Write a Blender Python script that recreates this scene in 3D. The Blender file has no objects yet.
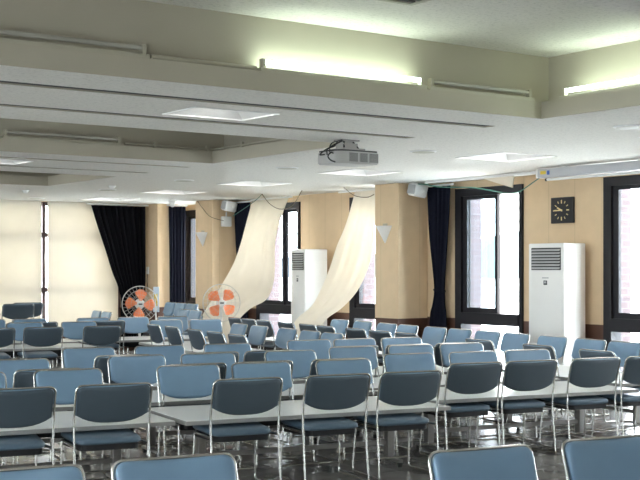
import bpy, bmesh, math, random
from mathutils import Vector, Matrix

random.seed(7)
PI = math.pi
scene = bpy.context.scene
COL = scene.collection

# ------------------------------------------------------------------ camera
F_PX = 1237.0
cam_d = bpy.data.cameras.new('camera')
cam_d.sensor_fit = 'HORIZONTAL'
cam_d.sensor_width = 36.0
cam_d.lens = 36.0 * F_PX / 640.0
cam_d.shift_y = 30.0 / 640.0
cam_d.clip_end = 6000
cam = bpy.data.objects.new('camera', cam_d)
COL.objects.link(cam)
cam.location = (0, 0, 1.5)
YAW = math.atan2(0.5793, 0.8151)          # heading, clockwise from +Y
cam.rotation_euler = (PI / 2, 0, -YAW)
scene.camera = cam

# ------------------------------------------------------------------ exposure, world
vs = scene.view_settings
vs.view_transform = 'Standard'
vs.look = 'None'
vs.gamma = 1
vs.use_curve_mapping = False
vs.exposure = 1.98

SKY = 7.0
world = bpy.data.worlds.new('sky')
scene.world = world
world.use_nodes = True
wn = world.node_tree.nodes
bg = wn['Background']
bg.inputs[0].default_value = (0.985, 0.985, 0.985, 1)
bg.inputs[1].default_value = SKY
TROFFER = 3.2
TUBE = 7.0

# ------------------------------------------------------------------ materials
def nodes_of(name):
    m = bpy.data.materials.new(name)
    m.use_nodes = True
    nt = m.node_tree
    return m, nt, nt.nodes['Principled BSDF'], nt.nodes['Material Output']

def mat(name, col, rough=0.5, metal=0.0, var=0.06, scale=8.0, bump=0.0, bscale=80.0, spec=0.5, coat=0.0):
    m, nt, p, out = nodes_of(name)
    p.inputs['Roughness'].default_value = rough
    p.inputs['Metallic'].default_value = metal
    p.inputs['Specular IOR Level'].default_value = spec
    p.inputs['Coat Weight'].default_value = coat
    tc = nt.nodes.new('ShaderNodeTexCoord')
    nz = nt.nodes.new('ShaderNodeTexNoise')
    nz.inputs['Scale'].default_value = scale
    nz.inputs['Detail'].default_value = 4
    nt.links.new(tc.outputs['Object'], nz.inputs['Vector'])
    mr = nt.nodes.new('ShaderNodeMapRange')
    mr.inputs['To Min'].default_value = 1 - var
    mr.inputs['To Max'].default_value = 1 + var
    nt.links.new(nz.outputs['Fac'], mr.inputs['Value'])
    mx = nt.nodes.new('ShaderNodeVectorMath')
    mx.operation = 'SCALE'
    mx.inputs[0].default_value = col
    nt.links.new(mr.outputs[0], mx.inputs['Scale'])
    nt.links.new(mx.outputs[0], p.inputs['Base Color'])
    if bump:
        n2 = nt.nodes.new('ShaderNodeTexNoise')
        n2.inputs['Scale'].default_value = bscale
        n2.inputs['Detail'].default_value = 5
        nt.links.new(tc.outputs['Object'], n2.inputs['Vector'])
        b = nt.nodes.new('ShaderNodeBump')
        b.inputs['Strength'].default_value = bump
        b.inputs['Distance'].default_value = 0.01
        nt.links.new(n2.outputs['Fac'], b.inputs['Height'])
        nt.links.new(b.outputs[0], p.inputs['Normal'])
    return m

def emis(name, col, strength):
    m, nt, p, out = nodes_of(name)
    e = nt.nodes.new('ShaderNodeEmission')
    e.inputs[0].default_value = (*col, 1)
    e.inputs[1].default_value = strength
    nt.links.new(e.outputs[0], out.inputs['Surface'])
    return m

def cloth(name, col, trans, rough=0.9):
    """woven sheet: reflects and lets light through"""
    m, nt, p, out = nodes_of(name)
    tc = nt.nodes.new('ShaderNodeTexCoord')
    nz = nt.nodes.new('ShaderNodeTexNoise')
    nz.inputs['Scale'].default_value = 3.0
    nt.links.new(tc.outputs['Object'], nz.inputs['Vector'])
    mr = nt.nodes.new('ShaderNodeMapRange')
    mr.inputs['To Min'].default_value = 0.94
    mr.inputs['To Max'].default_value = 1.06
    nt.links.new(nz.outputs['Fac'], mr.inputs['Value'])
    mx = nt.nodes.new('ShaderNodeVectorMath')
    mx.operation = 'SCALE'
    mx.inputs[0].default_value = col
    nt.links.new(mr.outputs[0], mx.inputs['Scale'])
    d = nt.nodes.new('ShaderNodeBsdfDiffuse')
    t = nt.nodes.new('ShaderNodeBsdfTranslucent')
    nt.links.new(mx.outputs[0], d.inputs[0])
    nt.links.new(mx.outputs[0], t.inputs[0])
    ms = nt.nodes.new('ShaderNodeMixShader')
    ms.inputs[0].default_value = trans
    nt.links.new(d.outputs[0], ms.inputs[1])
    nt.links.new(t.outputs[0], ms.inputs[2])
    nt.links.new(ms.outputs[0], out.inputs['Surface'])
    return m

def glass_mat(name):
    m, nt, p, out = nodes_of(name)
    t = nt.nodes.new('ShaderNodeBsdfTransparent')
    t.inputs[0].default_value = (0.90, 0.95, 0.98, 1)
    g = nt.nodes.new('ShaderNodeBsdfGlossy')
    g.inputs['Roughness'].default_value = 0.02
    ms = nt.nodes.new('ShaderNodeMixShader')
    ms.inputs[0].default_value = 0.05
    nt.links.new(t.outputs[0], ms.inputs[1])
    nt.links.new(g.outputs[0], ms.inputs[2])
    nt.links.new(ms.outputs[0], out.inputs['Surface'])
    return m

def brick_mat(name):
    m, nt, p, out = nodes_of(name)
    tc = nt.nodes.new('ShaderNodeTexCoord')
    sp = nt.nodes.new('ShaderNodeSeparateXYZ')
    nt.links.new(tc.outputs['Object'], sp.inputs[0])
    ad = nt.nodes.new('ShaderNodeMath'); ad.operation = 'ADD'
    nt.links.new(sp.outputs[0], ad.inputs[0]); nt.links.new(sp.outputs[1], ad.inputs[1])
    cb = nt.nodes.new('ShaderNodeCombineXYZ')
    nt.links.new(ad.outputs[0], cb.inputs[0]); nt.links.new(sp.outputs[2], cb.inputs[1])
    br = nt.nodes.new('ShaderNodeTexBrick')
    br.inputs['Color1'].default_value = (0.078, 0.050, 0.052, 1)
    br.inputs['Color2'].default_value = (0.064, 0.042, 0.045, 1)
    br.inputs['Mortar'].default_value = (0.092, 0.080, 0.086, 1)
    br.inputs['Scale'].default_value = 1.0
    br.inputs['Brick Width'].default_value = 0.23
    br.inputs['Row Height'].default_value = 0.085
    br.inputs['Mortar Size'].default_value = 0.008
    nt.links.new(cb.outputs[0], br.inputs['Vector'])
    nt.links.new(br.outputs[0], p.inputs['Base Color'])
    p.inputs['Roughness'].default_value = 0.85
    return m

def ceiling_mat():
    m, nt, p, out = nodes_of('ceiling_board')
    tc = nt.nodes.new('ShaderNodeTexCoord')
    vo = nt.nodes.new('ShaderNodeTexNoise')
    vo.inputs['Scale'].default_value = 34.0
    vo.inputs['Detail'].default_value = 3
    vo.inputs['Roughness'].default_value = 0.7
    nt.links.new(tc.outputs['Object'], vo.inputs['Vector'])
    cr = nt.nodes.new('ShaderNodeValToRGB')
    cr.color_ramp.elements[0].position = 0.30
    cr.color_ramp.elements[0].color = (0.54, 0.515, 0.465, 1)
    cr.color_ramp.elements[1].position = 0.50
    cr.color_ramp.elements[1].color = (0.69, 0.66, 0.60, 1)
    nt.links.new(vo.outputs['Fac'], cr.inputs[0])
    nt.links.new(cr.outputs[0], p.inputs['Base Color'])
    p.inputs['Roughness'].default_value = 0.9
    b = nt.nodes.new('ShaderNodeBump')
    b.inputs['Strength'].default_value = 0.35
    b.inputs['Distance'].default_value = 0.01
    nt.links.new(vo.outputs['Fac'], b.inputs['Height'])
    nt.links.new(b.outputs[0], p.inputs['Normal'])
    return m

def floor_mat():
    m, nt, p, out = nodes_of('floor_vinyl')
    tc = nt.nodes.new('ShaderNodeTexCoord')
    nz = nt.nodes.new('ShaderNodeTexNoise')
    nz.inputs['Scale'].default_value = 2.5
    nz.inputs['Detail'].default_value = 8
    nt.links.new(tc.outputs['Object'], nz.inputs['Vector'])
    cr = nt.nodes.new('ShaderNodeValToRGB')
    cr.color_ramp.elements[0].position = 0.3
    cr.color_ramp.elements[0].color = (0.17, 0.16, 0.15, 1)
    cr.color_ramp.elements[1].position = 0.7
    cr.color_ramp.elements[1].color = (0.30, 0.285, 0.265, 1)
    nt.links.new(nz.outputs['Fac'], cr.inputs[0])
    ck = nt.nodes.new('ShaderNodeTexBrick')
    ck.offset = 0
    ck.inputs['Scale'].default_value = 1.0
    ck.inputs['Brick Width'].default_value = 0.45
    ck.inputs['Row Height'].default_value = 0.45
    ck.inputs['Mortar Size'].default_value = 0.003
    ck.inputs['Color1'].default_value = (1, 1, 1, 1)
    ck.inputs['Color2'].default_value = (0.9, 0.9, 0.9, 1)
    ck.inputs['Mortar'].default_value = (0.5, 0.5, 0.5, 1)
    nt.links.new(tc.outputs['Object'], ck.inputs['Vector'])
    mx = nt.nodes.new('ShaderNodeMixRGB'); mx.blend_type = 'MULTIPLY'; mx.inputs[0].default_value = 1
    nt.links.new(cr.outputs[0], mx.inputs[1]); nt.links.new(ck.outputs[0], mx.inputs[2])
    nt.links.new(mx.outputs[0], p.inputs['Base Color'])
    p.inputs['Roughness'].default_value = 0.22
    p.inputs['Specular IOR Level'].default_value = 0.6
    return m

def panel_wall_mat(name, col):
    """fabric-covered wall panels with faint vertical joints"""
    m, nt, p, out = nodes_of(name)
    tc = nt.nodes.new('ShaderNodeTexCoord')
    sp = nt.nodes.new('ShaderNodeSeparateXYZ')
    nt.links.new(tc.outputs['Object'], sp.inputs[0])
    ad = nt.nodes.new('ShaderNodeMath'); ad.operation = 'ADD'
    nt.links.new(sp.outputs[0], ad.inputs[0]); nt.links.new(sp.outputs[1], ad.inputs[1])
    md = nt.nodes.new('ShaderNodeMath'); md.operation = 'PINGPONG'; md.inputs[1].default_value = 0.225
    nt.links.new(ad.outputs[0], md.inputs[0])
    st = nt.nodes.new('ShaderNodeMapRange')
    st.inputs['From Min'].default_value = 0.0
    st.inputs['From Max'].default_value = 0.012
    st.inputs['To Min'].default_value = 0.86
    st.inputs['To Max'].default_value = 1.0
    nt.links.new(md.outputs[0], st.inputs['Value'])
    nz = nt.nodes.new('ShaderNodeTexNoise')
    nz.inputs['Scale'].default_value = 6.0
    nz.inputs['Detail'].default_value = 6
    nt.links.new(tc.outputs['Object'], nz.inputs['Vector'])
    mr = nt.nodes.new('ShaderNodeMapRange')
    mr.inputs['To Min'].default_value = 0.92
    mr.inputs['To Max'].default_value = 1.08
    nt.links.new(nz.outputs['Fac'], mr.inputs['Value'])
    mu = nt.nodes.new('ShaderNodeMath'); mu.operation = 'MULTIPLY'
    nt.links.new(st.outputs[0], mu.inputs[0]); nt.links.new(mr.outputs[0], mu.inputs[1])
    mx = nt.nodes.new('ShaderNodeVectorMath'); mx.operation = 'SCALE'
    mx.inputs[0].default_value = col
    nt.links.new(mu.outputs[0], mx.inputs['Scale'])
    nt.links.new(mx.outputs[0], p.inputs['Base Color'])
    p.inputs['Roughness'].default_value = 0.85
    return m

M = dict(
    ceiling=ceiling_mat(),
    floor=floor_mat(),
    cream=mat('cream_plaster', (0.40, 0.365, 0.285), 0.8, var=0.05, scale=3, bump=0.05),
    tan=panel_wall_mat('tan_wall_fabric', (0.66, 0.49, 0.31)),
    brown=mat('brown_wainscot', (0.105, 0.048, 0.030), 0.45, var=0.25, scale=5),
    paint=mat('pale_wall_paint', (0.62, 0.59, 0.53), 0.8),
    frame=mat('dark_window_metal', (0.011, 0.010, 0.013), 0.5, var=0.1, spec=0.3),
    mullion=mat('brown_window_metal', (0.06, 0.028, 0.026), 0.5, var=0.1),
    glass=glass_mat('window_glass'),
    brick=brick_mat('outside_brick'),
    shade=cloth('cream_roller_shade', (0.80, 0.74, 0.635), 0.165),
    sheer=cloth('cream_lining', (0.83, 0.77, 0.67), 0.30),
    navy=mat('navy_curtain_fabric', (0.010, 0.011, 0.020), 0.95, var=0.2, scale=20, spec=0.1),
    black_cloth=mat('black_curtain_fabric', (0.006, 0.006, 0.008), 0.95, var=0.2, scale=20, spec=0.1),
    vinyl=mat('blue_vinyl', (0.185, 0.296, 0.415), 0.36, var=0.05, scale=12, bump=0.03, bscale=160),
    vinyl_shaded=mat('blue_vinyl_shaded', (0.105, 0.158, 0.21), 0.36, var=0.05, scale=12, bump=0.03, bscale=160),  # same vinyl as the pads, shade on the seats put into its colour
    vinyl_back=mat('slate_backing', (0.068, 0.094, 0.115), 0.5, var=0.05, scale=12, bump=0.04, bscale=160),
    chrome=mat('chrome_tube', (0.62, 0.61, 0.58), 0.20, 1.0, var=0.05),
    steel=mat('grey_steel', (0.30, 0.29, 0.28), 0.38, 0.85, var=0.08),
    black=mat('black_underside', (0.012, 0.012, 0.014), 0.6, var=0.1),
    rubber=mat('black_rubber', (0.015, 0.015, 0.015), 0.6),
    laminate=mat('grey_white_laminate', (0.87, 0.86, 0.83), 0.32, var=0.03),
    edge=mat('grey_edge_band', (0.36, 0.35, 0.33), 0.5, var=0.04),
    white=mat('white_plastic', (0.78, 0.77, 0.74), 0.45, var=0.02),
    proj=mat('grey_white_projector_shell', (0.40, 0.39, 0.37), 0.45, var=0.02),
    case_metal=mat('grey_white_screen_case', (0.50, 0.50, 0.52), 0.4, var=0.02),
    white_metal=mat('white_enamel', (0.76, 0.75, 0.73), 0.4, var=0.02),
    offwhite=mat('aged_white_enamel', (0.40, 0.37, 0.285), 0.5, var=0.04),
    grey=mat('grey_plastic', (0.42, 0.42, 0.42), 0.5, var=0.03),
    dark=mat('dark_plastic', (0.016, 0.016, 0.018), 0.5),
    slot=mat('dark_air_slot', (0.05, 0.048, 0.044), 0.8),
    gold=mat('brass_marks', (0.75, 0.60, 0.30), 0.35, 0.6),
    orange=mat('orange_blade', (0.95, 0.27, 0.10), 0.4, var=0.04),
    wire=mat('pale_fan_wire', (0.62, 0.60, 0.56), 0.4, 0.3),
    tube_off=mat('unlit_tube', (0.38, 0.365, 0.31), 0.25),
    tube_on=emis('lit_tube', (0.80, 1.0, 0.86), TUBE),
    troffer=emis('lit_diffuser', (1.0, 0.98, 0.95), TROFFER),
    lamp_glass=mat('frosted_white_glass', (0.82, 0.80, 0.77), 0.35),
    green=mat('green_cable_sheath', (0.06, 0.20, 0.15), 0.5),
    wire_dark=mat('brown_cable_sheath', (0.16, 0.12, 0.08), 0.6),
    yellow=mat('yellow_sticker', (0.75, 0.55, 0.06), 0.5),
    blue=mat('blue_sticker', (0.06, 0.13, 0.45), 0.5),
    sea=mat('pale_sea', (0.74, 0.76, 0.76), 0.5, var=0.1, scale=0.01),
    hill=mat('hazy_hill', (0.036, 0.052, 0.064), 0.95, var=0.02, scale=0.01),
    concrete=mat('outside_concrete', (0.45, 0.44, 0.42), 0.8),
    paleblue=mat('pale_blue_board', (0.55, 0.68, 0.80), 0.5),
)

# ------------------------------------------------------------------ helpers
def link(name, me, parent=None):
    o = bpy.data.objects.new(name, me)
    COL.objects.link(o)
    if parent is not None:
        o.parent = parent
    return o

def obj(name, bm, mats, parent=None, smooth=None):
    me = bpy.data.meshes.new(name)
    bm.normal_update()
    bm.to_mesh(me)
    bm.free()
    if not isinstance(mats, (list, tuple)):
        mats = [mats]
    for m in mats:
        me.materials.append(m)
    if smooth is not None:
        me.polygons.foreach_set('use_smooth', [True] * len(me.polygons))
        me.set_sharp_from_angle(angle=math.radians(smooth))
    return link(name, me, parent)

def tag(o, label, cat, group=None):
    o['label'] = label
    o['category'] = cat
    if group:
        o['group'] = group
    return o

def thing(name, label, cat, loc=(0, 0, 0), rotz=0.0, group=None):
    o = bpy.data.objects.new(name, None)
    o.empty_display_size = 0.1
    COL.objects.link(o)
    o.location = loc
    o.rotation_euler = (0, 0, rotz)
    return tag(o, label, cat, group)

def struct(name, bm, mats, parent=None, smooth=None):
    o = obj(name, bm, mats, parent, smooth)
    if parent is None:
        o['kind'] = 'structure'
    return o

def copy_tree(o, parent=None):
    c = o.copy()
    COL.objects.link(c)
    if parent is not None:
        c.parent = parent
    for ch in list(o.children):
        copy_tree(ch, c)
    return c

def box(bm, x0, y0, z0, x1, y1, z1, mi=0, bev=0.0):
    vs_ = [bm.verts.new(p) for p in ((x0, y0, z0), (x1, y0, z0), (x1, y1, z0), (x0, y1, z0),
                                     (x0, y0, z1), (x1, y0, z1), (x1, y1, z1), (x0, y1, z1))]
    fs = []
    for q in ((3, 2, 1, 0), (4, 5, 6, 7), (0, 1, 5, 4), (1, 2, 6, 5), (2, 3, 7, 6), (3, 0, 4, 7)):
        f = bm.faces.new([vs_[i] for i in q])
        f.material_index = mi
        fs.append(f)
    if bev:
        es = list({e for f in fs for e in f.edges})
        r = bmesh.ops.bevel(bm, geom=es, offset=bev, segments=2, affect='EDGES', profile=0.5)
        for f in r['faces']:
            f.material_index = mi
    return bm

def new_box(*a, **k):
    return box(bmesh.new(), *a, **k)

def tube(bm, pts, r, seg=8, closed=False, mi=0):
    pts = [Vector(p) for p in pts]
    n = len(pts)
    rings = []
    up = None
    for i in range(n):
        if closed:
            t = (pts[(i + 1) % n] - pts[i - 1]).normalized()
        elif i == 0:
            t = (pts[1] - pts[0]).normalized()
        elif i == n - 1:
            t = (pts[-1] - pts[-2]).normalized()
        else:
            t = ((pts[i + 1] - pts[i]).normalized() + (pts[i] - pts[i - 1]).normalized()).normalized()
        if up is None:
            a = Vector((0, 0, 1)) if abs(t.z) < 0.9 else Vector((1, 0, 0))
            up = (a - t * a.dot(t)).normalized()
        else:
            up = (up - t * up.dot(t)).normalized()
        s = t.cross(up)
        rr = r[i] if isinstance(r, (list, tuple)) else r
        rings.append([bm.verts.new(pts[i] + (up * math.cos(2 * PI * k / seg) + s * math.sin(2 * PI * k / seg)) * rr) for k in range(seg)])
    m = n if closed else n - 1
    for i in range(m):
        a, b = rings[i], rings[(i + 1) % n]
        for k in range(seg):
            f = bm.faces.new((a[k], a[(k + 1) % seg], b[(k + 1) % seg], b[k]))
            f.material_index = mi
    if not closed:
        f = bm.faces.new(list(reversed(rings[0]))); f.material_index = mi
        f = bm.faces.new(rings[-1]); f.material_index = mi
    return bm

def new_tube(*a, **k):
    return tube(bmesh.new(), *a, **k)

def rounded(pts, rad, seg=4):
    """round the corners of a polyline"""
    pts = [Vector(p) for p in pts]
    out = [pts[0]]
    for i in range(1, len(pts) - 1):
        a, b, c = pts[i - 1], pts[i], pts[i + 1]
        r = min(rad, (a - b).length * 0.49, (c - b).length * 0.49)
        p0 = b + (a - b).normalized() * r
        p1 = b + (c - b).normalized() * r
        for k in range(seg + 1):
            t = k / seg
            out.append(p0.lerp(b, t).lerp(b.lerp(p1, t), t))
    out.append(pts[-1])
    return out

def lathe(bm, prof, seg=20, mi=0, mtx=None):
    """revolve (radius, z) about local Z"""
    rings = []
    for r, z in prof:
        ring = []
        for k in range(seg):
            a = 2 * PI * k / seg
            v = Vector((r * math.cos(a), r * math.sin(a), z))
            ring.append(bm.verts.new(mtx @ v if mtx else v))
        rings.append(ring)
    for a, b in zip(rings, rings[1:]):
        for k in range(seg):
            f = bm.faces.new((a[k], a[(k + 1) % seg], b[(k + 1) % seg], b[k]))
            f.material_index = mi
    f = bm.faces.new(list(reversed(rings[0]))); f.material_index = mi
    f = bm.faces.new(rings[-1]); f.material_index = mi
    return bm

def slab(bm, a_rng, b_rng, c_rng, holes, axes='xyz', extra_a=(), extra_b=(), side_mi=0, cell_mi=None):
    """plate over (a, b) with rectangular holes (a0,a1,b0,b1), thick along c; axes names which world axis a, b, c are"""
    As = sorted({a_rng[0], a_rng[1], *extra_a, *[h[0] for h in holes], *[h[1] for h in holes]})
    Bs = sorted({b_rng[0], b_rng[1], *extra_b, *[h[2] for h in holes], *[h[3] for h in holes]})
    As = [a for a in As if a_rng[0] <= a <= a_rng[1]]
    Bs = [b for b in Bs if b_rng[0] <= b <= b_rng[1]]
    cache = {}
    def V(a, b, c):
        k = (a, b, c)
        if k not in cache:
            d = dict(zip(axes, k))
            cache[k] = bm.verts.new((d['x'], d['y'], d['z']))
        return cache[k]
    def solid(i, j):
        if i < 0 or j < 0 or i >= len(As) - 1 or j >= len(Bs) - 1:
            return False
        a, b = (As[i] + As[i + 1]) / 2, (Bs[j] + Bs[j + 1]) / 2
        return not any(h[0] < a < h[1] and h[2] < b < h[3] for h in holes)
    c0, c1 = c_rng
    for i in range(len(As) - 1):
        for j in range(len(Bs) - 1):
            if not solid(i, j):
                continue
            a0, a1, b0, b1 = As[i], As[i + 1], Bs[j], Bs[j + 1]
            mi = cell_mi((a0 + a1) / 2, (b0 + b1) / 2) if cell_mi else 0
            for c in (c0, c1):
                f = bm.faces.new((V(a0, b0, c), V(a1, b0, c), V(a1, b1, c), V(a0, b1, c))); f.material_index = mi
            for (di, dj, p, q) in ((-1, 0, (a0, b0), (a0, b1)), (1, 0, (a1, b0), (a1, b1)), (0, -1, (a0, b0), (a1, b0)), (0, 1, (a0, b1), (a1, b1))):
                if not solid(i + di, j + dj):
                    f = bm.faces.new((V(*p, c0), V(*q, c0), V(*q, c1), V(*p, c1)))
                    f.material_index = side_mi if side_mi is not None else mi
    bmesh.ops.recalc_face_normals(bm, faces=bm.faces[:])
    return bm

def sheet(rows, nu, thick, fold=0.0, nfold=6, phase=0.0, subdiv=4):
    """cloth: rows of (left, right) points, top to bottom; folds run down it"""
    bm = bmesh.new()
    rr = []
    n = len(rows)
    for i in range((n - 1) * subdiv + 1):
        t = i / subdiv
        k = min(int(t), n - 2)
        u = t - k
        def cr(j):
            p = [Vector(rows[max(0, min(n - 1, k + d))][j]) for d in (-1, 0, 1, 2)]
            return 0.5 * ((2 * p[1]) + (p[2] - p[0]) * u + (2 * p[0] - 5 * p[1] + 4 * p[2] - p[3]) * u * u + (3 * p[1] - p[0] - 3 * p[2] + p[3]) * u ** 3)
        rr.append((cr(0), cr(1)))
    grid = []
    for L, R in rr:
        ax = (R - L)
        nrm = Vector((-ax.y, ax.x, 0)).normalized()
        line = []
        for k in range(nu + 1):
            s = k / nu
            off = fold * math.sin(2 * PI * nfold * s + phase) + fold * 0.4 * math.sin(2 * PI * nfold * 2.3 * s + 1.3)
            line.append(L + ax * s + nrm * off)
        grid.append(line)
    def face(sgn):
        g = []
        for i, line in enumerate(grid):
            row = []
            for k, p in enumerate(line):
                a = line[max(0, k - 1)]; b = line[min(nu, k + 1)]
                d = (b - a)
                nn = Vector((-d.y, d.x, 0))
                nn = nn.normalized() if nn.length > 1e-6 else Vector((0, 1, 0))
                row.append(bm.verts.new(p + nn * sgn * thick / 2))
            g.append(row)
        return g
    A, B = face(1), face(-1)
    m = len(grid)
    for i in range(m - 1):
        for k in range(nu):
            bm.faces.new((A[i][k], A[i][k + 1], A[i + 1][k + 1], A[i + 1][k]))
            bm.faces.new((B[i][k + 1], B[i][k], B[i + 1][k], B[i + 1][k + 1]))
    for i in range(m - 1):
        bm.faces.new((A[i][0], A[i + 1][0], B[i + 1][0], B[i][0]))
        bm.faces.new((A[i + 1][nu], A[i][nu], B[i][nu], B[i + 1][nu]))
    for k in range(nu):
        bm.faces.new((A[0][k + 1], A[0][k], B[0][k], B[0][k + 1]))
        bm.faces.new((A[m - 1][k], A[m - 1][k + 1], B[m - 1][k + 1], B[m - 1][k]))
    bmesh.ops.recalc_face_normals(bm, faces=bm.faces[:])
    return bm

# ------------------------------------------------------------------ the setting
XW, YB = 11.65, 21.05            # window wall, shaded wall
XL, YN = -3.5, -2.5              # the two sides behind the camera
ZC, ZL, ZT = 2.74, 2.88, 3.29    # ceiling, cove ledge, cove top
DADO = 0.80

struct('floor', new_box(XL, YN, -0.12, XW + 0.2, YB + 0.2, 0.0), M['floor'])

# window wall
WIN = [(1.35, 2.67), (3.85, 5.15), (6.55, 7.87), (9.05, 10.35), (11.75, 13.07), (14.25, 15.55), (16.95, 18.27), (19.52, 20.85)]
WZ0, WZ1 = 0.10, 2.635
bm = slab(bmesh.new(), (YN, YB), (0, ZC), (XW, XW + 0.14), [(a, b, WZ0, WZ1) for a, b in WIN], 'yzx',
          extra_b=(DADO, DADO + 0.025), side_mi=None, cell_mi=lambda a, b: 1 if b < DADO + 0.02 else 0)
struct('wall_right', bm, [M['tan'], M['brown']])

def pillar(x0, y0, x1, y1):
    bm = bmesh.new()
    box(bm, x0, y0, DADO, x1, y1, ZC, 0, bev=0.012)
    box(bm, x0 + 0.006, y0 + 0.006, 0, x1, y1 - 0.006, DADO, 1)
    box(bm, x0 - 0.004, y0 - 0.004, DADO - 0.02, x1, y1 + 0.004, DADO + 0.006, 1)
    o = struct('pillar', bm, [M['tan'], M['brown']])
    return o
pillar(11.1, 8.5, XW, 9.03)
pillar(11.1, 13.7, XW, 14.24)
pillar(11.1, 18.9, XW, 19.5)
pillar(10.9, 20.57, 11.35, YB)
pillar(11.1, 3.3, XW, 3.84)

# shaded wall with its wide window
SX0, SX1 = 3.6, 10.35
bm = slab(bmesh.new(), (XL, XW + 0.14), (0, ZC), (YB, YB + 0.14), [(SX0, SX1, 0.40, ZC - 0.02)], 'xzy',
          extra_b=(DADO,), side_mi=None, cell_mi=lambda a, b: 1 if b < DADO else 0)
struct('wall_back', bm, [M['tan'], M['brown']])
ADDED_WIN = [(-1.9 + 5.2 * k, 0.1 + 5.2 * k) for k in range(5)]  # openings added out of view, for fill light on the near side
struct('wall_left', slab(bmesh.new(), (YN, YB), (0, ZC), (XL - 0.14, XL), [(a, b, 0.8, 2.6) for a, b in ADDED_WIN], 'yzx'), M['paint'])
struct('wall_front', slab(bmesh.new(), (XL, XW), (0, ZC), (YN - 0.14, YN), [], 'xzy'), M['paint'])

# ceiling: board with three cove recesses, air slots and light recesses cut through it
COVES = [(-2.2, 7.36, 4.0, 7.22), (-2.2, 7.32, 9.74, 12.46), (-2.2, 7.30, 14.93, 17.2)]
SLOTS = [(-2.6, 7.41, 7.81, 7.95), (-2.6, 7.42, 8.90, 9.03), (-2.6, 7.36, 13.03, 13.15), (-2.6, 7.35, 14.10, 14.22)]
NEARL = [(4.68, 5.40, 8.20, 8.70), (4.75, 5.47, 13.36, 13.86), (1.0, 1.72, 8.20, 8.70), (1.2, 1.92, 13.36, 13.86), (4.68, 5.40, 2.75, 3.25), (1.0, 1.72, 2.75, 3.25)]  # last pair added out of view to brighten the tables and chairs
FARL = [(9.12, 9.88, y - 0.36, y + 0.36) for y in (4.75, 7.3, 9.86, 12.5, 15.0, 17.35, 19.7)]
LIGHTS = NEARL + FARL
bm = slab(bmesh.new(), (XL, XW + 0.14), (YN, YB + 0.14), (ZC, ZL), COVES + SLOTS + LIGHTS, 'xyz', side_mi=1)
struct('ceiling', bm, [M['ceiling'], M['cream']])
n_trim = 0
for (a, b, c, d) in SLOTS:
    n_trim += 1
    struct('trim_%d' % n_trim, new_box(a, c, ZC + 0.012, b, d, ZL + 0.02), M['slot'])
# cove upper walls, set back behind the ledge, and their tops
for (a, b, c, d) in COVES:
    a2, b2, c2, d2 = a - 0.2, b + 0.25, c - 0.15, d + 0.16
    bm = bmesh.new()
    t = 0.05
    box(bm, a2 - t, c2 - t, ZL, b2 + t, c2, ZT)
    box(bm, a2 - t, d2, ZL, b2 + t, d2 + t, ZT)
    box(bm, a2 - t, c2, ZL, a2, d2, ZT)
    box(bm, b2, c2, ZL, b2 + t, d2, ZT)
    n_trim += 1
    struct('trim_%d' % n_trim, bm, M['cream'])
    n_trim += 1
    struct('trim_%d' % n_trim, new_box(a2 - t, c2 - t, ZT, b2 + t, d2 + t, ZT + 0.06), M['ceiling'])

# windows of the window wall
def window(i, y0, y1, open_half=False):
    x0, x1 = XW - 0.035, XW + 0.15
    bm = bmesh.new()
    s, r_ = 0.125, 0.06
    box(bm, x0, y0, WZ0, x1, y0 + r_, WZ1)
    box(bm, x0, y1 - s, WZ0, x1, y1, WZ1)
    box(bm, x0, y0 + r_, WZ1 - 0.11, x1, y1 - s, WZ1)
    box(bm, x0, y0 + r_, WZ0, x1, y1 - s, WZ0 + 0.06)
    box(bm, x0 - 0.02, y0 + r_, 0.75, x1, y1 - s, 0.91)
    root = struct('window_%d' % i, bm, M['frame'])
    mid = y0 + 0.50
    # lower fixed pane
    obj('pane', new_box(XW + 0.05, y0 + r_, WZ0 + 0.06, XW + 0.056, y1 - s, 0.75), M['glass'], root)
    def sash(a, b, xo):
        bm = bmesh.new()
        w = 0.05
        w2 = 0.09
        z0, z1 = 0.91, WZ1 - 0.11
        box(bm, xo, a, z0, xo + 0.03, a + w, z1)
        box(bm, xo, b - w2, z0, xo + 0.03, b, z1)
        box(bm, xo, a + w, z0, xo + 0.03, b - w2, z0 + 0.07)
        box(bm, xo, a + w, z1 - 0.05, xo + 0.03, b - w2, z1)
        sh = obj('sash', bm, M['frame'], root)
        obj('pane', new_box(xo + 0.012, a + w, z0 + 0.07, xo + 0.018, b - w2, z1 - 0.05), M['glass'], sh)
        obj('latch', new_box(xo - 0.015, a + 0.012, 1.62, xo, a + 0.036, 1.72, bev=0.004), M['dark'], sh)
    sash(mid, y1 - s, XW + 0.0)
    if open_half:
        sash(mid + 0.02, y1 - s + 0.0, XW + 0.045)
    else:
        sash(y0 + r_, mid + 0.05, XW + 0.045)
for i, (a, b) in enumerate(WIN):
    window(i + 1, a, b, open_half=(i == 4))

# plain windows added on the unseen opposite side to light the near room
for i, (a, b) in enumerate(ADDED_WIN):
    bm = bmesh.new()
    x0, x1 = XL - 0.10, XL - 0.02
    for y in (a, (a + b) / 2 - 0.03, b - 0.06):
        box(bm, x0, y, 0.8, x1, y + 0.06, 2.6)
    box(bm, x0, a + 0.06, 0.8, x1, b - 0.06, 0.86)
    box(bm, x0, a + 0.06, 2.54, x1, b - 0.06, 2.6)
    w = struct('window_%d' % (i + 10), bm, M['frame'])
    obj('pane', new_box(XL - 0.06, a + 0.06, 0.86, XL - 0.055, b - 0.06, 2.54), M['glass'], w)

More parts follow.
